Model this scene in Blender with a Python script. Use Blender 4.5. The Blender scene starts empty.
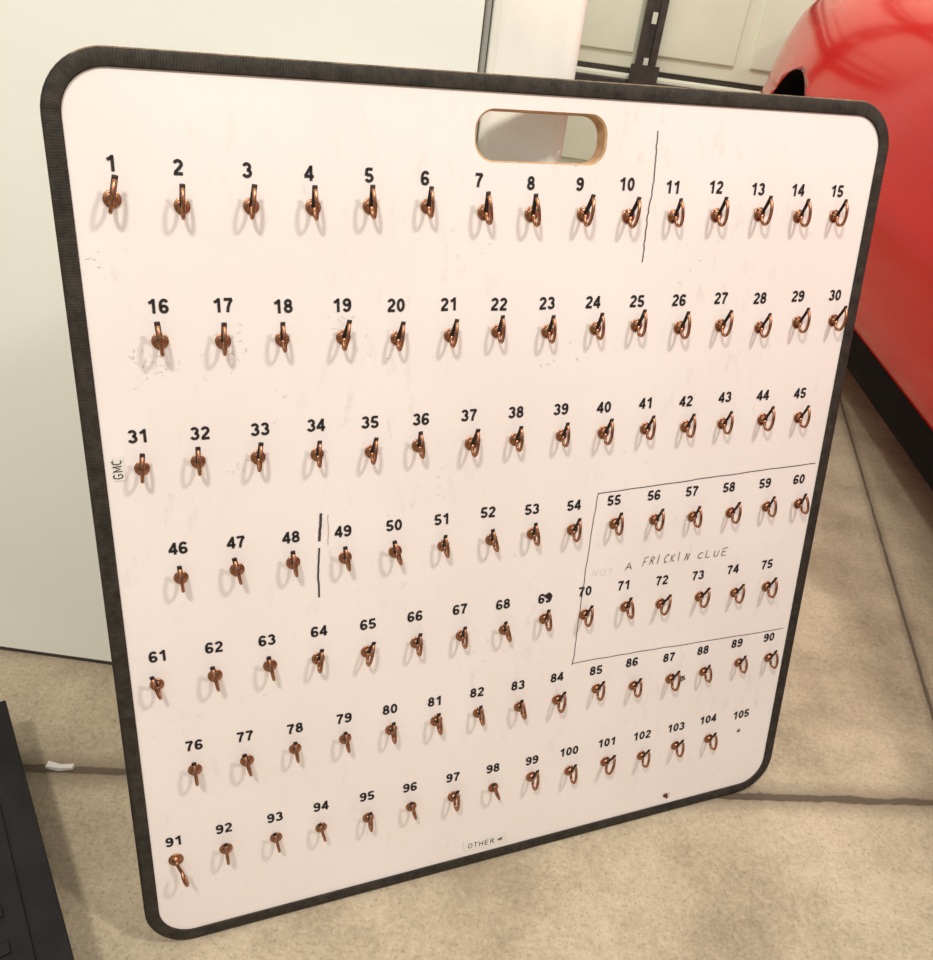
import bpy, bmesh, math, random, numpy as np
from mathutils import Matrix, Vector
random.seed(7)
C=bpy.context.scene.collection
# ------------------------------------------------------------------ camera calibration (real camera pose from board rectangle)
THETA=math.radians(13.5)
P=np.array([[35,44],[895,105.5],[765,783],[151.5,947.6]],float)-np.array([466.5,480])
x,y=P[:,0],P[:,1]
dx1=x[1]-x[2];dx2=x[3]-x[2];sx=x[0]-x[1]+x[2]-x[3]
dy1=y[1]-y[2];dy2=y[3]-y[2];sy=y[0]-y[1]+y[2]-y[3]
den=dx1*dy2-dx2*dy1
g=(sx*dy2-dx2*sy)/den;h=(dx1*sy-sx*dy1)/den
a=x[1]-x[0]+g*x[1];b=x[3]-x[0]+h*x[3];d=y[1]-y[0]+g*y[1];e=y[3]-y[0]+h*y[3]
F=math.sqrt(-(a*b+d*e)/(g*h))
h1=np.array([a/F,d/F,g]);h2=np.array([b/F,e/F,h]);h3=np.array([x[0]/F,y[0]/F,1])
W=0.9;lam=W/np.linalg.norm(h1);H=lam*np.linalg.norm(h2)
r1=h1/np.linalg.norm(h1);r2=h2/np.linalg.norm(h2);n=-np.cross(r1,r2);n/=np.linalg.norm(n)
TLc=lam*h3;BLc=TLc+H*r2
u=math.cos(THETA)*(-r2)+math.sin(THETA)*n;u/=np.linalg.norm(u)
f=np.array([0,0,1.])-u[2]*u;f/=np.linalg.norm(f);r=np.cross(f,u)
if r[0]<0:r=-r
M=np.array([r,f,u]);LIFT=0.0054;CH=-(u@BLc)+LIFT
def ray(px,py):return np.array([(px-466.5)/F,(py-480)/F,1.0])
def on_floor(px,py,z=0):
    v=M@ray(px,py);s=(z-CH)/v[2];return Vector((v[0]*s,v[1]*s,z))
def on_board(px,py):
    v=ray(px,py);s=(BLc@n)/(v@n);p=v*s-BLc
    return (float(p@r1),float(-(p@r2)))
bx=Vector(M@r1);by=Vector(M@(-r2));bz=Vector(M@n)
borg=Vector(M@BLc)+Vector((0,0,CH))
BM=Matrix(((bx.x,by.x,bz.x,borg.x),(bx.y,by.y,bz.y,borg.y),(bx.z,by.z,bz.z,borg.z),(0,0,0,1)))
cam=bpy.data.cameras.new("camera");co=bpy.data.objects.new("camera",cam);C.objects.link(co)
cxv,cyv,czv=Vector(M@np.array([1,0,0])),Vector(M@np.array([0,-1,0])),Vector(M@np.array([0,0,-1]))
co.matrix_world=Matrix(((cxv.x,cyv.x,czv.x,0),(cxv.y,cyv.y,czv.y,0),(cxv.z,cyv.z,czv.z,CH),(0,0,0,1)))
cam.sensor_fit='HORIZONTAL';cam.sensor_width=36;cam.lens=F/933*36;cam.clip_start=0.02
bpy.context.scene.camera=co
# ------------------------------------------------------------------ materials
def mat(name,col,rough=.5,metal=0,coat=0,noise=None,bump=0,bscale=200,spec=.5):
    m=bpy.data.materials.new(name);m.use_nodes=True;N=m.node_tree.nodes;L=m.node_tree.links
    B=N["Principled BSDF"];B.inputs["Roughness"].default_value=rough;B.inputs["Metallic"].default_value=metal
    B.inputs["Coat Weight"].default_value=coat;B.inputs["Specular IOR Level"].default_value=spec
    tc=N.new("ShaderNodeTexCoord")
    nz=N.new("ShaderNodeTexNoise");nz.inputs["Scale"].default_value=noise[0] if noise else 20
    nz.inputs["Detail"].default_value=6
    L.new(tc.outputs["Object"],nz.inputs["Vector"])
    rp=N.new("ShaderNodeValToRGB");k=noise[1] if noise else .04
    rp.color_ramp.elements[0].position=.3;rp.color_ramp.elements[1].position=.7
    rp.color_ramp.elements[0].color=(*[c*(1-k) for c in col],1);rp.color_ramp.elements[1].color=(*[min(1,c*(1+k)) for c in col],1)
    L.new(nz.outputs["Fac"],rp.inputs["Fac"]);L.new(rp.outputs["Color"],B.inputs["Base Color"])
    if bump:
        n2=N.new("ShaderNodeTexNoise");n2.inputs["Scale"].default_value=bscale;L.new(tc.outputs["Object"],n2.inputs["Vector"])
        bp=N.new("ShaderNodeBump");bp.inputs["Strength"].default_value=bump;bp.inputs["Distance"].default_value=.002
        L.new(n2.outputs["Fac"],bp.inputs["Height"]);L.new(bp.outputs["Normal"],B.inputs["Normal"])
    return m
m_ink=mat("black_ink",(.012,.010,.011),.7)
m_marker=mat("marker_ink",(.05,.042,.05),.5,noise=(300,.7))
m_pen=mat("faded_marker_ink",(.13,.11,.12),.5,noise=(200,.8))
m_faint=mat("faded_ink",(.46,.40,.38),.6)
m_scuff=mat("grey_scuff",(.66,.585,.55),.6,noise=(200,.15))
m_ghost=mat("erased_ink",(.72,.64,.61),.6)
m_brass=mat("aged_copper_brass",(.37,.175,.098),.36,1,noise=(300,.5))
m_gate=mat("dark_steel",(.018,.010,.009),.5,.3)
m_wood=mat("raw_fibreboard_edge",(.50,.31,.17),.8,noise=(120,.2))
m_label=mat("label_paper",(.76,.73,.68),.5)
m_wall=mat("white_wall_paint",(.91,.93,.86),.45,noise=(2,.03),bump=.05,bscale=60)
m_wall2=mat("white_trim_paint",(.94,.92,.85),.4)
m_gap=mat("dark_gap",(.05,.045,.04),.8)
m_gdoor=mat("garage_door_paint",(.80,.85,.70),.5,noise=(3,.05))
m_steel=mat("brown_steel",(.06,.055,.05),.5,.3,noise=(20,.3))
m_red=mat("red_car_paint",(.56,.004,.003),.14,0,.15,noise=(1,.02),spec=.28)
m_black=mat("black_plastic",(.005,.0045,.0045),.85,noise=(30,.3),spec=.12)
m_black2=mat("scuffed_black_plastic",(.007,.006,.007),.65,noise=(15,.6),bump=.2,bscale=300,spec=.3)
m_rubber=mat("tire_rubber",(.008,.008,.008),.9,spec=.2)
m_rim=mat("grey_alloy",(.08,.08,.085),.4,.9)
m_glass=mat("dark_glass",(.02,.022,.025),.05,0,1)
m_lamp=mat("red_lamp_plastic",(.35,.01,.01),.15,0,1)
def board_mat():
    m=bpy.data.materials.new("white_board_laminate");m.use_nodes=True;N=m.node_tree.nodes;L=m.node_tree.links
    B=N["Principled BSDF"];B.inputs["Roughness"].default_value=.42
    tc=N.new("ShaderNodeTexCoord")
    n1=N.new("ShaderNodeTexNoise");n1.inputs["Scale"].default_value=6;n1.inputs["Detail"].default_value=4
    L.new(tc.outputs["Object"],n1.inputs["Vector"])
    r0=N.new("ShaderNodeValToRGB");r0.color_ramp.elements[0].position=.3;r0.color_ramp.elements[1].position=.7
    r0.color_ramp.elements[0].color=(.80,.73,.70,1);r0.color_ramp.elements[1].color=(.835,.775,.75,1)
    L.new(n1.outputs["Fac"],r0.inputs["Fac"])
    n2=N.new("ShaderNodeTexNoise");n2.inputs["Scale"].default_value=55;n2.inputs["Detail"].default_value=8;n2.inputs["Roughness"].default_value=.7
    mp=N.new("ShaderNodeMapping");mp.inputs["Scale"].default_value=(1,.35,1);mp.inputs["Rotation"].default_value=(0,0,.9)
    L.new(tc.outputs["Object"],mp.inputs["Vector"]);L.new(mp.outputs["Vector"],n2.inputs["Vector"])
    r1_=N.new("ShaderNodeValToRGB");r1_.color_ramp.elements[0].position=.56;r1_.color_ramp.elements[1].position=.76
    L.new(n2.outputs["Fac"],r1_.inputs["Fac"])
    n3=N.new("ShaderNodeTexNoise");n3.inputs["Scale"].default_value=5;L.new(tc.outputs["Object"],n3.inputs["Vector"])
    r2_=N.new("ShaderNodeValToRGB");r2_.color_ramp.elements[0].position=.40;r2_.color_ramp.elements[1].position=.7;r2_.color_ramp.elements[1].color=(.6,.6,.6,1)
    L.new(n3.outputs["Fac"],r2_.inputs["Fac"])
    mu=N.new("ShaderNodeMath");mu.operation='MULTIPLY';L.new(r1_.outputs["Color"],mu.inputs[0]);L.new(r2_.outputs["Color"],mu.inputs[1])
    mx=N.new("ShaderNodeMixRGB");mx.inputs["Color2"].default_value=(.46,.39,.35,1)
    L.new(mu.outputs[0],mx.inputs["Fac"]);L.new(r0.outputs["Color"],mx.inputs["Color1"]);L.new(mx.outputs["Color"],B.inputs["Base Color"])
    return m
m_board=board_mat()
def trim_mat(name,c0,c1):
    m=bpy.data.materials.new(name);m.use_nodes=True;N=m.node_tree.nodes;L=m.node_tree.links
    B=N["Principled BSDF"];B.inputs["Roughness"].default_value=.7;B.inputs["Specular IOR Level"].default_value=.3
    uv=N.new("ShaderNodeUVMap");uv.uv_map="UVMap"
    wv=N.new("ShaderNodeTexWave");wv.wave_type='BANDS';wv.bands_direction='X';wv.inputs["Scale"].default_value=130;wv.inputs["Distortion"].default_value=5;wv.inputs["Detail"].default_value=4
    L.new(uv.outputs["UV"],wv.inputs["Vector"])
    nz=N.new("ShaderNodeTexNoise");nz.inputs["Scale"].default_value=60;nz.inputs["Detail"].default_value=8;nz.inputs["Roughness"].default_value=.8;L.new(uv.outputs["UV"],nz.inputs["Vector"])
    rp=N.new("ShaderNodeValToRGB");rp.color_ramp.elements[0].color=(*c0,1);rp.color_ramp.elements[1].color=(*c1,1)
    rp.color_ramp.elements[0].position=.4;rp.color_ramp.elements[1].position=.85
    ad=N.new("ShaderNodeMath");ad.operation='MULTIPLY_ADD';ad.inputs[1].default_value=.13;L.new(wv.outputs["Fac"],ad.inputs[0])
    ml=N.new("ShaderNodeMath");ml.operation='MULTIPLY';ml.inputs[1].default_value=1.05;L.new(nz.outputs["Fac"],ml.inputs[0]);L.new(ml.outputs[0],ad.inputs[2])
    L.new(ad.outputs[0],rp.inputs["Fac"]);L.new(rp.outputs["Color"],B.inputs["Base Color"])
    bp=N.new("ShaderNodeBump");bp.inputs["Strength"].default_value=.3;bp.inputs["Distance"].default_value=.0006
    L.new(ad.outputs[0],bp.inputs["Height"]);L.new(bp.outputs["Normal"],B.inputs["Normal"])
    return m
m_trim=trim_mat("ribbed_black_rubber",(.006,.005,.004),(.060,.050,.038))
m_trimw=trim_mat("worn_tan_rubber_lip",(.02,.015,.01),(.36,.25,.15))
def floor_mat(lines):
    m=bpy.data.materials.new("garage_concrete");m.use_nodes=True;N=m.node_tree.nodes;L=m.node_tree.links
    B=N["Principled BSDF"];B.inputs["Roughness"].default_value=.6
    tc=N.new("ShaderNodeTexCoord")
    def noise(sc,det=6,ro=.6):
        q=N.new("ShaderNodeTexNoise");q.inputs["Scale"].default_value=sc;q.inputs["Detail"].default_value=det;q.inputs["Roughness"].default_value=ro
        L.new(tc.outputs["Object"],q.inputs["Vector"]);return q
    def math_(op,a_,b_,c_=None):
        q=N.new("ShaderNodeMath");q.operation=op
        for i,v in enumerate((a_,b_,c_)):
            if v is None:continue
            if isinstance(v,(int,float)):q.inputs[i].default_value=v
            else:L.new(v,q.inputs[i])
        return q.outputs[0]
    n1=noise(5.5,9,.65);n2=noise(110,8,.85)
    mixf=math_('ADD',math_('MULTIPLY',n1.outputs["Fac"],.5),math_('MULTIPLY',n2.outputs["Fac"],.5))
    rp=N.new("ShaderNodeValToRGB");rp.color_ramp.elements[0].position=.39;rp.color_ramp.elements[1].position=.61
    rp.color_ramp.elements[0].color=(.30,.240,.160,1);rp.color_ramp.elements[1].color=(.60,.505,.365,1)
    L.new(mixf,rp.inputs["Fac"])
    n4=noise(230,3,.5);sp=N.new("ShaderNodeValToRGB");sp.color_ramp.elements[0].position=.58;sp.color_ramp.elements[1].position=.68
    L.new(n4.outputs["Fac"],sp.inputs["Fac"])
    mx=N.new("ShaderNodeMixRGB");mx.inputs["Color2"].default_value=(.14,.10,.06,1)
    L.new(math_('MULTIPLY',sp.outputs["Color"],.45),mx.inputs["Fac"]);L.new(rp.outputs["Color"],mx.inputs["Color1"])
    n5=noise(2.1,6,.65);s5=N.new("ShaderNodeValToRGB");s5.color_ramp.elements[0].position=.50;s5.color_ramp.elements[1].position=.64
    L.new(n5.outputs["Fac"],s5.inputs["Fac"])
    m5=N.new("ShaderNodeMixRGB");m5.inputs["Color2"].default_value=(.23,.175,.11,1);L.new(math_('MULTIPLY',s5.outputs["Color"],.38),m5.inputs["Fac"]);L.new(mx.outputs["Color"],m5.inputs["Color1"])
    col=m5.outputs["Color"];sep=N.new("ShaderNodeSeparateXYZ");L.new(tc.outputs["Object"],sep.inputs[0])
    wob=noise(14,7,.75);wid=noise(22,5,.7);hgt=None
    for (p,q,wd,amt,wa) in lines:
        dvec=(q-p);dvec.z=0;dvec.normalize();nx,ny=-dvec.y,dvec.x;off=nx*p.x+ny*p.y
        dd=math_('ADD',math_('MULTIPLY',sep.outputs[0],nx),math_('MULTIPLY',sep.outputs[1],ny))
        dd=math_('SUBTRACT',dd,off)
        dd=math_('ADD',dd,math_('MULTIPLY',math_('SUBTRACT',wob.outputs["Fac"],.5),wa))
        dd=math_('ABSOLUTE',dd,None)
        dd=math_('SUBTRACT',dd,math_('MULTIPLY',math_('SUBTRACT',wid.outputs["Fac"],.5),wd*1.6))
        mr=N.new("ShaderNodeMapRange");mr.inputs["From Min"].default_value=wd*.6;mr.inputs["From Max"].default_value=wd;mr.inputs["To Min"].default_value=1;mr.inputs["To Max"].default_value=0
        L.new(dd,mr.inputs["Value"])
        mj=N.new("ShaderNodeMixRGB");mj.inputs["Color2"].default_value=(.035,.024,.016,1)
        L.new(math_('MULTIPLY',mr.outputs["Result"],amt),mj.inputs["Fac"]);L.new(col,mj.inputs["Color1"]);col=mj.outputs["Color"]
        m2=N.new("ShaderNodeMapRange");m2.inputs["From Min"].default_value=wd;m2.inputs["From Max"].default_value=wd*5;m2.inputs["To Min"].default_value=.6*amt;m2.inputs["To Max"].default_value=0
        L.new(dd,m2.inputs["Value"])
        mk=N.new("ShaderNodeMixRGB");mk.inputs["Color2"].default_value=(.15,.11,.07,1);L.new(m2.outputs["Result"],mk.inputs["Fac"]);L.new(col,mk.inputs["Color1"]);col=mk.outputs["Color"]
        hgt=mr.outputs["Result"] if hgt is None else math_('MAXIMUM',hgt,mr.outputs["Result"])
    L.new(col,B.inputs["Base Color"])
    hh=math_('SUBTRACT',math_('MULTIPLY',n2.outputs["Fac"],.3),hgt)
    bp=N.new("ShaderNodeBump");bp.inputs["Strength"].default_value=.55;bp.inputs["Distance"].default_value=.006
    L.new(hh,bp.inputs["Height"]);L.new(bp.outputs["Normal"],B.inputs["Normal"])
    return m
# ------------------------------------------------------------------ helpers
def mesh_obj(name,verts,faces,mats,smooth=False,midx=None):
    me=bpy.data.meshes.new(name);me.from_pydata([tuple(v) for v in verts],[],faces);me.update()
    for m in (mats if isinstance(mats,(list,tuple)) else [mats]):me.materials.append(m)
    if midx:
        for p_,i in zip(me.polygons,midx):p_.material_index=i
    if smooth:
        for p_ in me.polygons:p_.use_smooth=True
    ob=bpy.data.objects.new(name,me);C.objects.link(ob);return ob
def fixn(ob):
    bm=bmesh.new();bm.from_mesh(ob.data);bmesh.ops.recalc_face_normals(bm,faces=bm.faces[:]);bm.to_mesh(ob.data);bm.free();return ob
class Geo:
    def __init__(s):s.v=[];s.f=[];s.m=[]
    def box(s,lo,hi,mi=0):
        b0=len(s.v);(x0,y0,z0),(x1,y1,z1)=lo,hi
        s.v+=[(x0,y0,z0),(x1,y0,z0),(x1,y1,z0),(x0,y1,z0),(x0,y0,z1),(x1,y0,z1),(x1,y1,z1),(x0,y1,z1)]
        s.f+=[[b0+i for i in q] for q in ((0,3,2,1),(4,5,6,7),(0,1,5,4),(1,2,6,5),(2,3,7,6),(3,0,4,7))];s.m+=[mi]*6
    def tube(s,pts,rad,seg=10,mi=0,side=Vector((1,0,0)),flat=1.0):
        b0=len(s.v);pts=[Vector(p) for p in pts];nP=len(pts)
        for i,p in enumerate(pts):
            t=(pts[min(i+1,nP-1)]-pts[max(i-1,0)]).normalized();nn=t.cross(side).normalized()
            for k in range(seg):
                A=2*math.pi*k/seg;s.v.append(tuple(p+side*math.cos(A)*rad+nn*math.sin(A)*rad*flat))
        for i in range(nP-1):
            for k in range(seg):
                s.f.append([b0+i*seg+k,b0+i*seg+(k+1)%seg,b0+(i+1)*seg+(k+1)%seg,b0+(i+1)*seg+k]);s.m.append(mi)
        s.f.append([b0+k for k in range(seg)][::-1]);s.m.append(mi)
        s.f.append([b0+(nP-1)*seg+k for k in range(seg)]);s.m.append(mi)
    def lathe_z(s,prof,seg=20,mi=0):
        b0=len(s.v)
        for (rr,z) in prof:
            for k in range(seg):
                A=2*math.pi*k/seg;s.v.append((rr*math.cos(A),rr*math.sin(A),z))
        for i in range(len(prof)-1):
            for k in range(seg):
                s.f.append([b0+i*seg+k,b0+i*seg+(k+1)%seg,b0+(i+1)*seg+(k+1)%seg,b0+(i+1)*seg+k]);s.m.append(mi)
        s.f.append([b0+(len(prof)-1)*seg+k for k in range(seg)]);s.m.append(mi)
    def ribbon(s,pts,w,z=0,mi=0):
        n_=len(pts)
        if n_<2:return
        b0=len(s.v);pt=[Vector(p) for p in pts]
        for i in range(n_):
            d0=(pt[i]-pt[i-1]).normalized() if i>0 else None
            d1=(pt[i+1]-pt[i]).normalized() if i<n_-1 else None
            if d0 is None:d0=d1
            if d1 is None:d1=d0
            t=(d0+d1)
            t=t.normalized() if t.length>1e-6 else d1
            nn=Vector((-t.y,t.x));k=1/max(.6,abs(nn.dot(Vector((-d1.y,d1.x)))))
            o=nn*(w/2*k);s.v+=[(pt[i].x+o.x,pt[i].y+o.y,z),(pt[i].x-o.x,pt[i].y-o.y,z)]
        for i in range(n_-1):
            s.f.append([b0+2*i,b0+2*i+1,b0+2*i+3,b0+2*i+2]);s.m.append(mi)
    def obj(s,name,mats,smooth=False):
        return mesh_obj(name,s.v,s.f,mats,smooth,s.m)
def top(ob,label,cat,kind=None,group=None):
    ob["label"]=label;ob["category"]=cat
    if group:ob["group"]=group
    if kind:ob["kind"]=kind
def struct(ob,label=None):
    ob["kind"]="structure"
    if label:ob["label"]=label
def bevel(ob,w,seg=2,angle=.6):
    md=ob.modifiers.new("bevel","BEVEL");md.width=w;md.segments=seg;md.limit_method='ANGLE';md.angle_limit=angle
def child(ob,par,local=None):
    ob.parent=par
    if local is not None:ob.matrix_local=local
def smoothp(pts,nn=3):
    out=[]
    for i in range(len(pts)-1):
        p0,p1,p2,p3=[Vector(pts[max(0,min(len(pts)-1,i+k))]) for k in (-1,0,1,2)]
        for k in range(nn):
            t=k/nn;out.append(.5*((2*p1)+(-p0+p2)*t+(2*p0-5*p1+4*p2-p3)*t*t+(-p0+3*p1-3*p2+p3)*t**3))
    out.append(Vector(pts[-1]));return out
# ------------------------------------------------------------------ glyphs
def arc(cx,cy,rx,ry,a0,a1,n_=14):
    return [(cx+rx*math.cos(math.radians(a0+(a1-a0)*i/n_)),cy+ry*math.sin(math.radians(a0+(a1-a0)*i/n_))) for i in range(n_+1)]
def rot(s_):return [[(.7-p[0],1-p[1]) for p in st] for st in s_]
six=[arc(.355,.30,.205,.205,0,360,20),[tuple(q) for q in smoothp([(.555,.76),(.50,.865),(.38,.91),(.25,.86),(.165,.70),(.14,.50),(.15,.33),(.18,.22)],3)]]
GL={'0':[arc(.35,.5,.205,.405,0,360,24)],'1':[[(.43,0),(.43,1)],[(.41,.90),(.29,.79),(.13,.71)]],
'2':[arc(.35,.69,.205,.215,165,-20,12)+[(.42,.45),(.22,.24),(.16,.1)],[(.08,.09),(.62,.09)]],
'3':[arc(.34,.71,.19,.195,160,-90,14),arc(.34,.305,.22,.21,90,-165,14)],
'4':[[(.48,0),(.48,1)],[(.47,.93),(.12,.33)],[(.04,.29),(.66,.29)]],
'5':[[(.60,.905),(.2,.905)],[(.21,.95),(.155,.46)],arc(.35,.31,.22,.215,135,-160,16)],
'6':six,'9':rot(six),'7':[[(.07,.905),(.60,.905)],[(.58,.9),(.42,.62),(.32,.33),(.28,0)]],
'8':[arc(.35,.715,.175,.19,0,360,18),arc(.35,.295,.21,.205,0,360,18)]}
LT={'A':[[(0,0),(.25,1),(.5,0)],[(.1,.35),(.42,.38)]],'F':[[(0,0),(.02,1)],[(.0,.98),(.55,1.05)],[(.02,.52),(.40,.55)]],
'R':[[(0,0),(.02,1)],[(.02,1),(.35,1),(.48,.8),(.35,.58),(.03,.5)],[(.2,.52),(.55,0)]],'I':[[(.1,0),(.12,1)]],
'C':[[(.5,.85),(.35,1),(.12,.9),(0,.5),(.1,.12),(.32,0),(.52,.12)]],'K':[[(0,0),(.02,1)],[(.5,1),(.03,.45)],[(.06,.48),(.5,0)]],
'N':[[(0,0),(.03,1)],[(.03,1),(.46,.02)],[(.46,.02),(.48,1)]],'L':[[(.02,1),(0,0)],[(0,.02),(.45,.02)]],'U':[[(0,1),(.02,.25),(.22,0),(.42,.2),(.48,1)]],
'E':[[(.5,1),(.0,.98)],[(.0,.98),(0,0)],[(0,0),(.5,0)],[(0,.5),(.4,.5)]],'T':[[(0,1),(.55,1)],[(.27,1),(.27,0)]],
'O':[arc(.3,.5,.3,.5,0,360,16)],'H':[[(0,0),(0,1)],[(.5,0),(.5,1)],[(0,.5),(.5,.5)]],
'G':[[(.5,.85),(.35,1),(.12,.92),(0,.5),(.1,.1),(.35,0),(.52,.15),(.52,.45),(.3,.45)]],'M':[[(0,0),(0,1),(.32,.2),(.64,1),(.64,0)]]}
def text_number(G,s_,cx,cy,cap,ang=0,z=.0006):
    adv=.745*cap;tot=adv*len(s_);ca,sa=math.cos(ang),math.sin(ang)
    for i,ch in enumerate(s_):
        ox=-tot/2+i*adv-adv*.01;oy=-cap/2
        for st in GL[ch]:
            q=[(ox+p[0]*cap*1.07,oy+p[1]*cap) for p in st]
            G.ribbon([(cx+p[0]*ca-p[1]*sa,cy+p[0]*sa+p[1]*ca) for p in q],cap*.205,z)
def text_line(G,s_,p0,p1,cap,w,z,jit=0,mi=0,fit=True,track=.75,wild=0,slant=0):
    p0=Vector(p0);p1=Vector(p1);dirv=(p1-p0);Lg=dirv.length;dirv.normalize();up=Vector((-dirv.y,dirv.x))
    adv=Lg/len(s_)
    for i,ch in enumerate(s_):
        if ch==' ':continue
        sc=adv*track/.55;cs=cap*(1+random.uniform(-wild,wild));sl=slant+random.uniform(-wild,wild)*.8
        oj=random.uniform(-jit,jit)
        for st in LT[ch]:
            pts=[]
            for k in range(len(st)-1):
                for t in (0,.5):
                    q=(st[k][0]*(1-t)+st[k+1][0]*t,st[k][1]*(1-t)+st[k+1][1]*t);pts.append(q)
            pts.append(st[-1])
            G.ribbon([tuple(p0+dirv*(i*adv+q[0]*sc+q[1]*sl*cs+random.uniform(-1,1)*wild*.001)+up*(q[1]*cs+oj+random.uniform(-1,1)*wild*.001)) for q in pts],w*(1+random.uniform(-wild,wild)),z,mi)
# ================================================================== BOARD
board=bpy.data.objects.new("key_board",None);C.objects.link(board);board.matrix_world=BM;board.empty_display_size=.05
top(board,"white numbered key board with copper hooks and black rubber edging","key board")
T=.018;TR_=.052
def rrect(inset,rad,seg=10):
    pts=[];rr=max(rad-inset,.002)
    for (cx_,cy_,a0) in ((W-inset-rr,inset+rr,-90),(W-inset-rr,H-inset-rr,0),(inset+rr,H-inset-rr,90),(inset+rr,inset+rr,180)):
        for i in range(seg+1):
            A=math.radians(a0+90*i/seg);pts.append((cx_+rr*math.cos(A),cy_+rr*math.sin(A)))
    return pts
outer=rrect(.001,TR_)
s1=on_board(475,135);s2=on_board(607,143);s3=on_board(541,111);s4=on_board(541,164)
sx0,sx1=s1[0],s2[0];sy1,sy0=s3[1],s4[1];srr=min((sy1-sy0)/2*.82,(sx1-sx0)/2)
slot=[]
for (cx_,cy_,a0) in ((sx1-srr,sy0+srr,-90),(sx1-srr,sy1-srr,0),(sx0+srr,sy1-srr,90),(sx0+srr,sy0+srr,180)):
    for i in range(9):
        A=math.radians(a0+90*i/8);slot.append((cx_+srr*math.cos(A),cy_+srr*math.sin(A)))
scx,scy=(sx0+sx1)/2,(sy0+sy1)/2
slot_in=[(scx+(p[0]-scx)*.972,scy+(p[1]-scy)*.93) for p in slot]
bm=bmesh.new()
def loop(pts,z):
    vs=[bm.verts.new((p[0],p[1],z)) for p in pts];es=[bm.edges.new((vs[i],vs[(i+1)%len(vs)])) for i in range(len(vs))];return vs,es
of,oe=loop(outer,0);sf,se=loop(slot,0)
bmesh.ops.triangle_fill(bm,edges=oe+se,use_beauty=True)
ob_,oe2=loop(outer,-T);sb,se2=loop(slot_in,-T)
bmesh.ops.triangle_fill(bm,edges=oe2+se2,use_beauty=True)
smid=[bm.verts.new((p[0],p[1],-.0015)) for p in slot_in]
for A_,B_ in ((of,ob_),(sf,smid),(smid,sb)):
    for i in range(len(A_)):
        fc=bm.faces.new((A_[i],A_[(i+1)%len(A_)],B_[(i+1)%len(A_)],B_[i]));fc.material_index=1
bmesh.ops.recalc_face_normals(bm,faces=bm.faces[:])
me=bpy.data.meshes.new("board_panel");bm.to_mesh(me);bm.free();me.materials.append(m_board);me.materials.append(m_wood)
panel=bpy.data.objects.new("board_panel",me);C.objects.link(panel);child(panel,board)
panel["label"]="scuffed white laminate panel with a hand slot"
prof=[(.0130,.0003),(.0128,.0018),(.0115,.0022),(.006,.0024),(.001,.0023),(-.0015,.0014),(-.0028,-.001),(-.0032,-.006),(-.0032,-.013),(-.0027,-.018),(-.001,-.0208),(.004,-.0216),(.0125,-.0212),(.0130,-.0185)]
rings=[rrect(p[0],TR_,12) for p in prof];nR=len(rings[0]);verts=[];faces=[];uvs=[];mids=[]
for rg,p in zip(rings,prof):
    verts+=[(q[0],q[1],p[1]) for q in rg]
ln=[0]
for i in range(nR):ln.append(ln[-1]+(Vector(rings[7][(i+1)%nR])-Vector(rings[7][i])).length)
for j in range(len(prof)-1):
    for i in range(nR):
        i2=(i+1)%nR;faces.append([j*nR+i,j*nR+i2,(j+1)*nR+i2,(j+1)*nR+i]);uvs.append([(ln[i],j*.004),(ln[i+1],j*.004),(ln[i+1],(j+1)*.004),(ln[i],(j+1)*.004)])
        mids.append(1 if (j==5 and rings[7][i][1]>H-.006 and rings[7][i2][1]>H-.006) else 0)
me=bpy.data.meshes.new("edge_trim");me.from_pydata(verts,[],faces);uvl=me.uv_layers.new(name="UVMap")
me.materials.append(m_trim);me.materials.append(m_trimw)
for p_ in me.polygons:
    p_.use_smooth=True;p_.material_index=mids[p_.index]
    for k,li in enumerate(p_.loop_indices):uvl.data[li].uv=uvs[p_.index][k]
trim=bpy.data.objects.new("edge_trim",me);C.objects.link(trim);child(trim,board)
trim["label"]="ribbed black rubber edging with a worn tan lip"
bmn=bmesh.new();bmn.from_mesh(me);bmesh.ops.recalc_face_normals(bmn,faces=bmn.faces[:]);bmn.to_mesh(me);bmn.free()
nums={
1:[(111,163),(178,167),(247,170),(309,173),(369,175),(425,178),(479,180),(531,183),(580,184),(627,184),(673,187),(716,187),(758,189),(798,190),(837,191)],
16:[(158,306),(223,305),(283,306),(342,305),(396,305),(449,304),(499,304),(547,303),(593,302),(637,301),(679,300),(721,298),(760,298),(798,296),(835,295)],
31:[(138,436),(200,433),(260,429),(316,425),(370,422),(421,419),(469,415),(516,412),(561,409),(604,407),(646,403),(686,401),(725,397),(763,395),(800,393)],
46:[(178,548),(236,542),(291,537),(343,531),(394,525),(442,519),(488,512),(532,509),(574,505),(614,500),(654,495),(692,491),(729,487),(765,483),(799,479)],
61:[(158,656),(214,647),(267,640),(319,631),(368,624),(415,616),(460,609),(503,604),(545,598),(585,591),(624,585),(662,580),(698,575),(733,569),(767,564)],
76:[(194,745),(245,736),(295,728),(344,718),(390,709),(435,701),(477,692),(518,685),(557,677),(596,670),(632,662),(669,657),(703,650),(737,643),(769,637)],
91:[(174,841),(224,828),(275,817),(321,806),(367,796),(410,787),(453,777),(493,768),(532,760),(569,751),(607,742),(642,735),(676,727),(708,719),(741,714)]}
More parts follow.
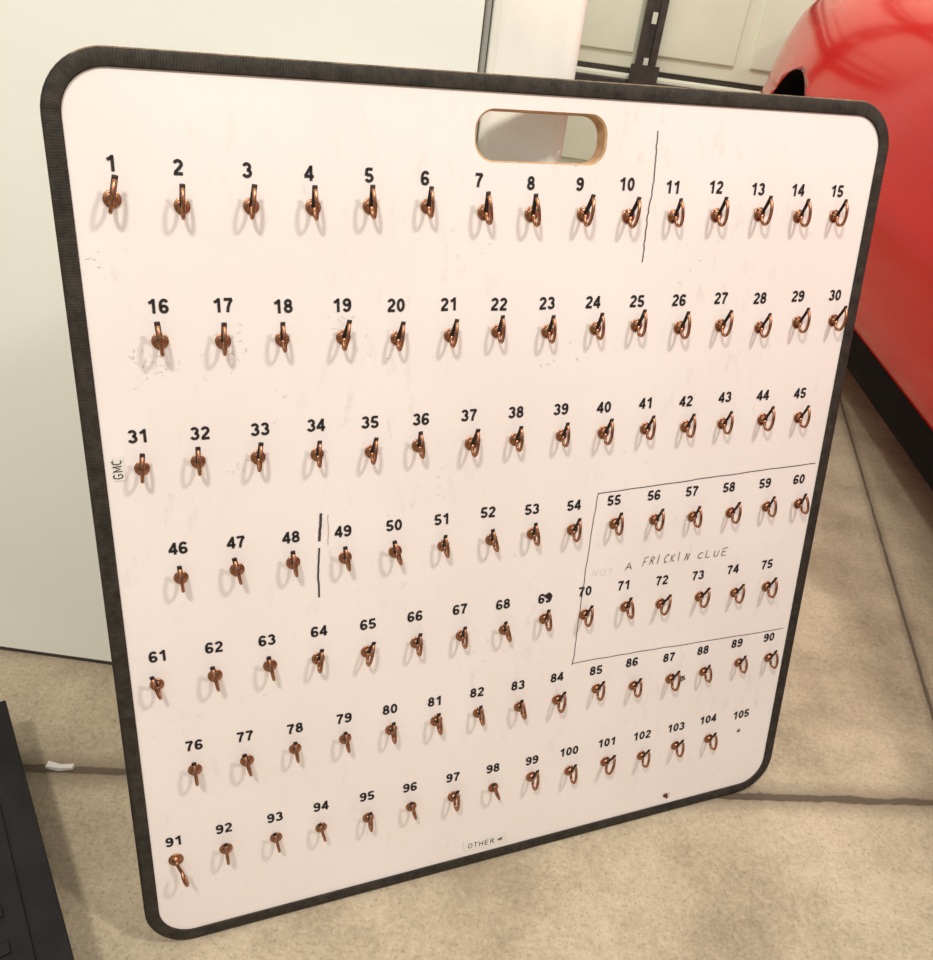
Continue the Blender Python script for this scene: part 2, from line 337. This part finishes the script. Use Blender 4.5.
hooks={
1:[(112,199),(182,206),(251,206),(313,207),(370,206),(427,206),(484,212),(531,214),(583,214),(628,216),(673,216),(716,215),(759,214),(798,216),(834,216)],
16:[(160,341),(223,341),(282,339),(343,337),(397,338),(450,335),(497,331),(547,331),(595,328),(636,325),(679,327),(720,325),(759,327),(797,322),(833,320)],
31:[(142,468),(198,461),(258,457),(317,454),(371,451),(418,445),(471,443),(515,439),(561,435),(603,432),(645,428),(685,426),(722,423),(762,419),(798,417)],
46:[(181,577),(237,569),(293,562),(345,557),(395,551),(443,545),(491,539),(532,533),(572,529),(614,523),(654,519),(692,516),(730,512),(766,506),(798,503)],
61:[(157,684),(215,675),(270,665),(318,658),(367,651),(416,642),(461,635),(504,629),(544,618),(584,614),(625,606),(660,603),(699,596),(734,592),(766,586)],
76:[(195,769),(247,760),(295,748),(345,738),(391,729),(436,720),(478,712),(519,706),(557,699),(596,688),(633,685),(670,678),(703,671),(738,662),(768,657)],
91:[(176,859),(226,848),(276,837),(321,827),(368,817),(411,806),(453,796),(493,787),(531,776),(569,770),(605,761),(641,755),(675,745),(708,738)]}
for k0,row in nums.items():
    for i,q in enumerate(row):
        px,py=on_board(*q);G=Geo();text_number(G,str(k0+i),0,0,.0132,random.uniform(-.02,.02))
        o=G.obj("printed_number",m_ink);child(o,board);o.matrix_basis=Matrix.Translation((px,py,0));o["label"]="bold black printed number %d"%(k0+i)
def pl(pts,w,mi=0,sub=6,jit=.0006,z=.0007,lab="thin hand-drawn black marker line"):
    G=Geo();bp_=[Vector(on_board(*q)) for q in pts];out=[]
    for i in range(len(bp_)-1):
        for k in range(sub):
            t=k/sub;p=bp_[i].lerp(bp_[i+1],t);out.append(p+Vector((random.uniform(-jit,jit),random.uniform(-jit,jit))))
    out.append(bp_[-1]);G.ribbon(out,w,z,0);o=G.obj("marker_line",[(m_marker,m_faint)[mi]]);child(o,board);o["label"]=lab
pl([(658,130),(656,150),(655,170),(652,192),(648,212),(645,235),(642,262)],.0012)
pl([(321,513),(320,528),(319,541)],.0028,jit=.0003,lab="short thick black marker line")
pl([(319,548),(318,570),(319,597)],.0020,jit=.0004,lab="short thick black marker line")
pl([(328,514),(328,545)],.0008,1,lab="faded thin grey marker line")
pl([(598,493),(650,486),(710,477),(770,469),(815,463)],.0010)
pl([(598,493),(590,540),(581,600),(576,640),(572,665)],.0009)
pl([(572,663),(640,651),(710,640),(783,628)],.0009)
G=Geo()
text_line(G,"A",on_board(625,570),on_board(636,568),.0100,.0010,.0007,track=.6,wild=.12,slant=.1)
text_line(G,"FRICKIN",on_board(642,566),on_board(691,559),.0112,.0010,.0007,.0010,track=.52,wild=.16,slant=.12)
text_line(G,"CLUE",on_board(697,559),on_board(729,554),.0095,.0010,.0007,.0010,track=.60,wild=.16,slant=.14)
text_line(G,"NOT",on_board(592,577),on_board(616,573),.009,.0006,.0007,.0006,1,track=.62,wild=.1)
hw=G.obj("marker_writing",[m_pen,m_ghost]);child(hw,board);hw["label"]="handwritten capital letters in thin faded marker"
G=Geo();c=Vector(on_board(548,596));pts=[]
for i in range(14):
    A=2*math.pi*i/14;rr=.0050*random.uniform(.65,1.3);pts.append((c.x+rr*math.cos(A),c.y+rr*math.sin(A),.0009))
G.v+=pts;G.f.append(list(range(14)));G.m.append(0)
bl=G.obj("ink_blot",[m_ink]);child(bl,board)
G=Geo();c2=Vector(on_board(682,679));st=[]
for i in range(16):st.append(c2+Vector((random.uniform(-.006,.006),random.uniform(-.006,.006))))
G.ribbon(st,.0007,.0007);bl=G.obj("scribble",[m_ink]);child(bl,board)
G=Geo()
for (px,py,cnt,sp) in ((150,367,34,.024),(228,352,24,.024),(340,322,12,.014),(404,585,4,.004),(280,400,5,.03),(560,170,5,.02),(380,360,6,.03),(180,730,6,.03),(270,700,5,.03),(640,465,4,.02),(445,480,5,.02),(330,910,5,.03),(240,470,9,.015),(400,520,8,.02),(700,250,5,.04),(120,250,5,.03),(500,640,6,.04),(560,350,6,.04),(500,560,6,.04),(195,880,6,.03),(470,240,5,.03)):
    cc=Vector(on_board(px,py))
    for i in range(cnt):
        p=cc+Vector((random.gauss(0,sp*.5),random.gauss(0,sp*.5)));A=random.uniform(0,3.14);l=random.uniform(.0006,.0028)
        G.ribbon([p,p+Vector((math.cos(A)*l,math.sin(A)*l)),p+Vector((math.cos(A+.3)*l*2,math.sin(A+.3)*l*2))],random.uniform(.0003,.0008),.0005)
sc=G.obj("scuff_marks",[m_scuff]);child(sc,board);sc["kind"]="stuff"
def sticker(name,corners,text,cap,w,mats):
    G=Geo();q=[Vector(on_board(*c_)) for c_ in corners]
    for z_ in (.0004,.0008):G.v+=[(p.x,p.y,z_) for p in q]
    G.f+=[[4,5,6,7],[0,1,5,4],[1,2,6,5],[2,3,7,6],[3,0,4,7]];G.m+=[0]*5
    a_=q[0].lerp(q[1],.09)+ (q[3]-q[0])*.22;b_=q[0].lerp(q[1],.97)+(q[3]-q[0])*.22
    text_line(G,text,a_,b_,cap,w,.0011,mi=1,track=.62)
    o=G.obj(name,mats);child(o,board);return o
o=sticker("name_sticker",[(464,851),(508,841),(506,831),(463,841)],"OTHER  ",.0072,.0010,[m_label,m_ink]);o["label"]="small white sticker reading OTHER"
o=sticker("name_sticker",[(126,480),(123,456),(113,457),(115,481)],"GMC",.0085,.0010,[m_label,m_ink]);o["label"]="small white sticker reading GMC"
m_hole=mat("rusty_hole",(.14,.03,.018),.8)
for q,ks in (((500,838),1),((738,730),1),((665,795),2.0)):
    G=Geo();p=Vector(on_board(*q));b0=len(G.v)
    for k in range(12):
        A=2*math.pi*k/12;rr=.0020*ks*random.uniform(.75,1.2);G.v.append((p.x+rr*math.cos(A),p.y+rr*math.sin(A),.0011))
    G.f.append([b0+k for k in range(12)]);G.m.append(0)
    for s_ in range(5):
        A=random.uniform(0,6.28);G.ribbon([p,p+Vector((math.cos(A)*.004*ks,math.sin(A)*.0035*ks))],.0011,.0012,0)
    ho=G.obj("screw_hole",m_hole);child(ho,board)
# hook
def make_hook(bent=False):
    G=Geo()
    G.lathe_z([(.0074,0),(.0076,.0007),(.0074,.0013),(.0060,.0017),(.0042,.0018),(.0036,.0024),(.0030,.0040),(.0018,.0048)],22)
    lp=[(0,.003),(-.0012,.0052),(-.0050,.0062),(-.0088,.0082),(-.0102,.0120),(-.0086,.0158),(-.0040,.0184),(.0025,.0194),(.0085,.0190),(.0135,.0174),(.0165,.0152)]
    if bent:lp=[(0,.003),(-.001,.006),(-.007,.007),(-.014,.008),(-.020,.011),(-.0225,.016),(-.0200,.021),(-.0140,.0225),(-.0085,.0205),(-.0060,.0170)]
    G.tube([((-.0035*math.sin(max(0,i-3)*.16) if bent else 0),p.x,p.y) for i,p in enumerate(smoothp(lp))],.0018,10)
    if not bent:G.tube([(0,-.0010,.0046),(0,.0050,.0072),(0,.0105,.0106),(0,.0165,.0138),(0,.0200,.0150)],.0026,8,1,flat=.4)
    o=G.obj("cup_hook",[m_brass,m_gate],True);fixn(o)
    return o
hk0=make_hook();first=True
for k0,row in hooks.items():
    for i,q in enumerate(row):
        num=k0+i
        if num==91:hk=make_hook(True)
        elif first:hk=hk0;first=False
        else:
            hk=hk0.copy();C.objects.link(hk)
        px,py=on_board(*q)
        rz=random.gauss(-.02,.08);s_=random.uniform(.93,1.03)
        if k0>=46:rz=random.gauss(.02 if i>7 else .12,.10)
        if num==91:s_=1.1;rz=.55
        hk.parent=board
        hk.matrix_parent_inverse=Matrix.Identity(4)
        hk.matrix_basis=Matrix.Translation((px,py,.0002))@Matrix.Rotation(rz,4,'Z')@Matrix.Scale(s_,4)
        hk["label"]="small copper-toned safety cup hook with dark spring gate" if num!=91 else "larger bent-open copper wire hook"
# ================================================================== ROOM
p1,p2=on_floor(0,643),on_floor(108,661);YW=(p1.y+p2.y)/2
ve=M@ray(485,40);XE=ve[0]/ve[1]*YW
ve=M@ray(577,60);X2=ve[0]/ve[1]*(YW+.02)
TE=H+.003
bt=lambda X:(lambda xl:(borg+bx*xl+by*TE+bz*(-.0216)).y)((X-(borg+by*TE+bz*(-.0216)).x)/bx.x)
YS=bt(X2)+.002
YW=min(YW,YS-.006) if YS-.006>YW-.02 else YW
YW=max(YW,bt(XE)+.002)
if YS<YW+.004:YS=max(YS,YW+.004)
YG=4.75
fl=Geo();fl.box((-3.5,-3,-.12),(4.2,YG+.6,0))
lines=[(on_floor(30,768),on_floor(933,803),.0070,.97,.014),(on_floor(845,415),on_floor(933,715),.0038,.8,.005)]
flo=fl.obj("floor",floor_mat(lines));struct(flo,"beige stained concrete garage floor with joints")
G=Geo();G.box((-3.5,YW,.012),(XE-.004,YW+.03,2.7));G.box((-3.5,YW+.03,0),(XE,YW+.12,2.7),0)
w=G.obj("wall_back",[m_wall]);struct(w,"smooth white painted wall panel")
G=Geo();G.box((XE-.003,YS+.006,0),(XE+.003,YS+.03,2.7))
w=G.obj("trim_3",[mat("grey_seam",(.30,.30,.27),.7)]);struct(w,"grey vertical seam")
G=Geo();G.box((-3.5,YW+.004,0),(XE-.004,YW+.029,.011))  # dark-coloured strip set into the gap below the wall panel
w=G.obj("foot_strip_back",[m_gap]);struct(w,"thin dark strip in the gap along the wall foot")
G=Geo();G.box((XE+.003,YS,0),(X2,YS+.12,2.7));G.box((X2-.03,YS+.12,0),(X2,YG,2.7))
w=G.obj("wall_side",[m_wall2]);bevel(w,.022,6);struct(w,"white wall return with a rounded corner beside the garage door")
for p_ in w.data.polygons:p_.use_smooth=False
G=Geo();seams=[0.0,.53,1.06,1.59,2.12,2.5]
for i in range(5):
    z0,z1=seams[i]+.012,seams[i+1]-.012
    G.box((X2+.02,YG,z0),(3.6,YG+.04,z1),0)
    xx=X2+.05
    while xx<3.1:
        G.box((xx,YG-.016,z0+.07),(xx+.42,YG,z1-.09),0);xx+=.50
    G.box((X2+.02,YG-.020,z1-.05),(3.6,YG,z1-.005),0)
G.box((X2+.02,YG+.005,.0),(3.6,YG+.045,2.5),1)
for zz in seams[1:5]:
    G.box((X2+.02,YG-.03,zz-.075),(3.6,YG-.005,zz-.035),1)
gd=G.obj("door_1",[m_gdoor,m_steel]);bevel(gd,.006);struct(gd,"pale green-white sectional garage door inside face")
vs=M@ray(650,40);XS=vs[0]/vs[1]*(YG-.03)
for k in range(3):
    G=Geo();xs=XS+k*1.1;G.box((xs-.05,YG-.055,0),(xs-.018,YG-.03,2.5),0);G.box((xs+.018,YG-.055,0),(xs+.05,YG-.03,2.5),0);G.box((xs-.05,YG-.035,0),(xs+.05,YG-.03,2.5),0)
    for zz in seams[1:5]:G.box((xs-.07,YG-.07,zz-.08),(xs+.07,YG-.055,zz+.04),0)
    for zz in range(12):G.box((xs-.012,YG-.042,.15+zz*.2),(xs+.012,YG-.034,.2+zz*.2),1)
    st_=G.obj("trim_%d"%(4+k),[m_steel,m_gdoor]);struct(st_,"dark steel stile with hinges on the garage door")
G=Geo();G.box((X2,YG-.20,0),(X2+.16,YG-.08,2.6),0)
tj=G.obj("trim_2",[m_wall2]);bevel(tj,.03,4);struct(tj,"white garage door jamb")
# ================================================================== CAR
XC=.965;WC=1.86
car=bpy.data.objects.new("car",None);C.objects.link(car);car.location=(XC+WC/2,2.0,0)
top(car,"glossy red car with black side skirts parked beside the board","car")
base=[(.20,.16),(.10,.175),(.055,.22),(.020,.28),(.002,.40),(-.008,.575),(.006,.605),(.022,.72),(.036,.80),(.070,.93),(.13,1.04),(.27,1.10),(.60,1.125),(.93,1.13)]
stn=[(4.50,.42,0,.80,.22),(4.46,.24,0,.84,.16),(4.36,.13,0,.90,.08),(4.15,.07,.00,.94,.03),(3.85,.035,.01,.965,0),(3.47,.0,.030,.985,0),(3.05,.0,.02,.99,0),(2.6,0,.0,1.0,0),(2.1,0,0,1.0,0),(1.5,0,0,1.0,0),(.95,0,.015,.96,0),(.45,.0,.035,.88,0),(.05,.03,.02,.81,0),(-.25,.09,0,.75,.03),(-.45,.2,0,.69,.08),(-.55,.36,0,.63,.16)]
verts=[];nb=len(base)
for (yy,ins,hau,ts,br) in stn:
    half=[]
    for (s_,z_) in base:
        zz=z_ if z_<.5 else .5+(z_-.5)*((ts*1.13-.5)/.63)
        zz=zz+br*max(0,(.5-z_)/.34) if z_<.5 else zz
        hh=hau*math.exp(-((z_-.66)/.15)**2)
        ss=s_+ins*(1-s_/.93*.6)-hh
        half.append((min(ss,.93),zz))
    for (s_,z_) in half:verts.append((XC+s_,yy,z_))
    for (s_,z_) in reversed(half[:-1]):verts.append((XC+WC-s_,yy,z_))
nv=2*nb-1;faces=[]
for i in range(len(stn)-1):
    for k in range(nv):
        k2=(k+1)%nv;faces.append([i*nv+k,i*nv+k2,(i+1)*nv+k2,(i+1)*nv+k])
faces.append(list(range(nv))[::-1]);faces.append([(len(stn)-1)*nv+k for k in range(nv)])
bodyt=mesh_obj("tmp_body",verts,faces,[m_red,m_black],True);fixn(bodyt)
sm=bodyt.modifiers.new("s","SUBSURF");sm.levels=2;sm.render_levels=2
cut=[];YN=.45
for (yc) in (3.47,YN):
    for side in (0,1):
        x0=XC-.2 if side==0 else XC+WC-.30;x1=x0+.50
        G=Geo();sg=48
        for xx in (x0,x1):
            for k in range(sg):
                A=2*math.pi*k/sg;G.v.append((xx,yc+.40*math.cos(A),.355+.40*math.sin(A)))
        for k in range(sg):G.f.append([k,(k+1)%sg,sg+(k+1)%sg,sg+k]);G.m.append(1)
        G.f.append(list(range(sg)));G.f.append([sg+k for k in range(sg)][::-1]);G.m+=[1,1]
        cu=G.obj("tmp_cut",[m_red,m_black]);fixn(cu);cut.append(cu)
        bo=bodyt.modifiers.new("b","BOOLEAN");bo.operation='DIFFERENCE';bo.object=cu;bo.solver='EXACT'
bpy.context.view_layer.update()
dg=bpy.context.evaluated_depsgraph_get()
me=bpy.data.meshes.new_from_object(bodyt.evaluated_get(dg))
for o in cut+[bodyt]:bpy.data.objects.remove(o,do_unlink=True)
me.name="car_body";body=bpy.data.objects.new("car_body",me);C.objects.link(body)
def cadd(ob):
    ob.parent=car;ob.matrix_parent_inverse=Matrix.Translation(car.location).inverted()
cadd(body);body["label"]="glossy red painted body"
for sgn in (0,1):
    G=Geo();xs=[(.060,.13),(.040,.18),(.036,.248),(.07,.25),(.12,.13)]
    ys=[.86,.93,3.0,3.07]
    for yy in ys:
        for (s_,z_) in xs:G.v.append((XC+s_ if sgn==0 else XC+WC-s_,yy,z_))
    for i in range(3):
        for k in range(5):G.f.append([i*5+k,i*5+(k+1)%5,(i+1)*5+(k+1)%5,(i+1)*5+k]);G.m.append(0)
    G.f.append([0,1,2,3,4]);G.f.append([15,16,17,18,19]);G.m+=[0,0]
    o=G.obj("side_skirt",[m_black]);fixn(o);bevel(o,.012,3);cadd(o)
    o["label"]="black plastic side skirt"
def wheel(xc,yc,sgn):
    G=Geo();R=.335
    G.lathe_z([(.02,-.10),(.235,-.11),(.30,-.115),(.325,-.10),(R,-.07),(R,.07),(.325,.10),(.30,.115),(.235,.11),(.225,.10),(.215,.05),(.05,.04),(.02,.04)],40,0)
    G.lathe_z([(.225,.09),(.238,.113),(.228,.118),(.210,.10),(.20,.05)],40,1)
    for k in range(10):
        A=2*math.pi*k/10;ca,sa=math.cos(A),math.sin(A);b0=len(G.v)
        for (rr,wd,z_) in ((.03,.02,.085),(.215,.028,.095),(.215,.028,.055),(.03,.02,.055)):
            for s_ in (-1,1):G.v.append((rr*ca-s_*wd/2*sa,rr*sa+s_*wd/2*ca,z_))
        for q in ((0,1,3,2),(4,5,7,6),(0,2,4,6),(1,7,5,3)):G.f.append([b0+i for i in q]);G.m.append(1)
    G.lathe_z([(.055,.055),(.055,.09),(.04,.10)],20,1)
    o=G.obj("wheel",[m_rubber,m_rim]);fixn(o)
    o.matrix_world=Matrix.Translation((xc,yc,R))@Matrix.Rotation(-math.pi/2*sgn,4,'Y')
    o.parent=car;o.matrix_parent_inverse=Matrix.Translation(car.location).inverted();o["label"]="black tire on grey alloy rim"
for yc in (3.47,YN):
    wheel(XC+.17,yc,1);wheel(XC+WC-.17,yc,-1)
def loft(name,sts,mats,sub=2):
    v=[];m_=len(sts[0][1]);fs=[]
    for (yy,pts) in sts:
        for (s_,z_) in pts:v.append((XC+s_,yy,z_))
        for (s_,z_) in reversed(pts[:-1]):v.append((XC+WC-s_,yy,z_))
    nn=2*m_-1
    for i in range(len(sts)-1):
        for k in range(nn-1):fs.append([i*nn+k,i*nn+k+1,(i+1)*nn+k+1,(i+1)*nn+k])
    o=mesh_obj(name,v,fs,mats,True);fixn(o);s=o.modifiers.new("s","SUBSURF");s.levels=sub;s.render_levels=sub;cadd(o);return o
o=loft("window_glass",[(3.80,[(.42,.98),(.5,1.0),(.6,1.03),(.93,1.05)]),(3.2,[(.32,1.04),(.37,1.18),(.48,1.27),(.93,1.31)]),(2.6,[(.26,1.05),(.31,1.27),(.42,1.385),(.93,1.41)]),(1.8,[(.26,1.05),(.31,1.26),(.42,1.375),(.93,1.405)]),(1.0,[(.30,.98),(.36,1.02),(.48,1.05),(.93,1.07)])],m_glass)
o["label"]="dark tinted cabin glass"
o=loft("car_roof",[(3.1,[(.42,1.26),(.48,1.29),(.93,1.34)]),(2.6,[(.35,1.34),(.43,1.395),(.93,1.425)]),(1.85,[(.35,1.33),(.43,1.39),(.93,1.42)]),(1.65,[(.39,1.29),(.45,1.33),(.93,1.37)])],m_red)
for sgn in (0,1):
    G=Geo();xa=XC+.30 if sgn==0 else XC+WC-.62
    G.box((xa,4.40,.72),(xa+.32,4.475,.84));o=G.obj("tail_lamp",[m_lamp]);bevel(o,.02,3);cadd(o)
# ================================================================== STORAGE CASE
A_=on_floor(70,960);B_=on_floor(0,692)
dv=(B_-A_);dv.z=0;dv.normalize();ang=math.atan2(dv.y,dv.x)
case=bpy.data.objects.new("storage_case",None);C.objects.link(case)
case.matrix_world=Matrix.Translation(A_-dv*.12)@Matrix.Rotation(ang,4,'Z')
top(case,"black plastic storage case standing on the concrete","storage case")
Lc=.46
G=Geo();G.box((0,0,0),(Lc,.34,.07))
o=G.obj("case_body",[m_black2]);bevel(o,.006,3);child(o,case)
G=Geo();G.box((-.004,-.004,.071),(Lc+.004,.344,.10));G.box((.03,.03,.10),(Lc-.03,.31,.104))
for k in range(8):G.box((.05+k*.045,.05,.104),(.065+k*.045,.29,.107))
o=G.obj("case_lid",[m_black2]);bevel(o,.004,2);child(o,case)
dp=on_floor(60,768);G=Geo();pts=[(-.02,-.004),(.0,-.006),(.018,.0),(.02,.006),(.0,.004),(-.018,.005)]
G.v=[(p[0],p[1],.0006) for p in pts]+[(p[0]*.95,p[1]*.9,.004+.003*(i%2)) for i,p in enumerate(pts)]
G.f=[[6,7,8,9,10,11],[5,4,3,2,1,0]]+[[i,(i+1)%6,6+(i+1)%6,6+i] for i in range(6)];G.m=[0]*8
o=G.obj("paper_scrap",[m_label]);o.location=dp;top(o,"tiny crumpled pale paper scrap lying on the floor joint","litter")
# ================================================================== LIGHT
cb=BM@Vector((W/2,H/2,0))
def area(name,loc,size,power,col,tgt=None):
    l=bpy.data.lights.new(name,'AREA');l.shape='DISK';l.size=size;l.energy=power;l.color=col
    o=bpy.data.objects.new(name,l);C.objects.link(o);o.location=loc
    o.rotation_euler=((tgt or cb)-Vector(loc)).to_track_quat('-Z','Y').to_euler()
for i,lat in enumerate((.40,-.40)):
    dvec=(bx*lat+by*.75+bz*.62).normalized()
    area("overhead_light",cb+dvec*2.9,.26,41,(1,.93,.84))  # two ceiling lamps that cast the hooks' paired shadows
area("overhead_light",Vector((.70,3.3,2.6)),.5,24,(1,.95,.86),Vector((.8,3.7,0)))  # added fill light out of view, brightens the car and garage door
wd=bpy.data.worlds.new("w");bpy.context.scene.world=wd;wd.use_nodes=True
N=wd.node_tree.nodes;L=wd.node_tree.links;bg=N["Background"]
tc=N.new("ShaderNodeTexCoord");sp=N.new("ShaderNodeSeparateXYZ");L.new(tc.outputs["Generated"],sp.inputs[0])
rp=N.new("ShaderNodeValToRGB");E=rp.color_ramp.elements;E[0].position=.0;E[0].color=(.27,.24,.20,1);E[1].position=.9;E[1].color=(.92,.88,.82,1)
q=E.new(.3);q.color=(.52,.485,.43,1)
L.new(sp.outputs[2],rp.inputs["Fac"]);L.new(rp.outputs["Color"],bg.inputs[0]);bg.inputs[1].default_value=1.0
bpy.context.scene.view_settings.view_transform='Standard'
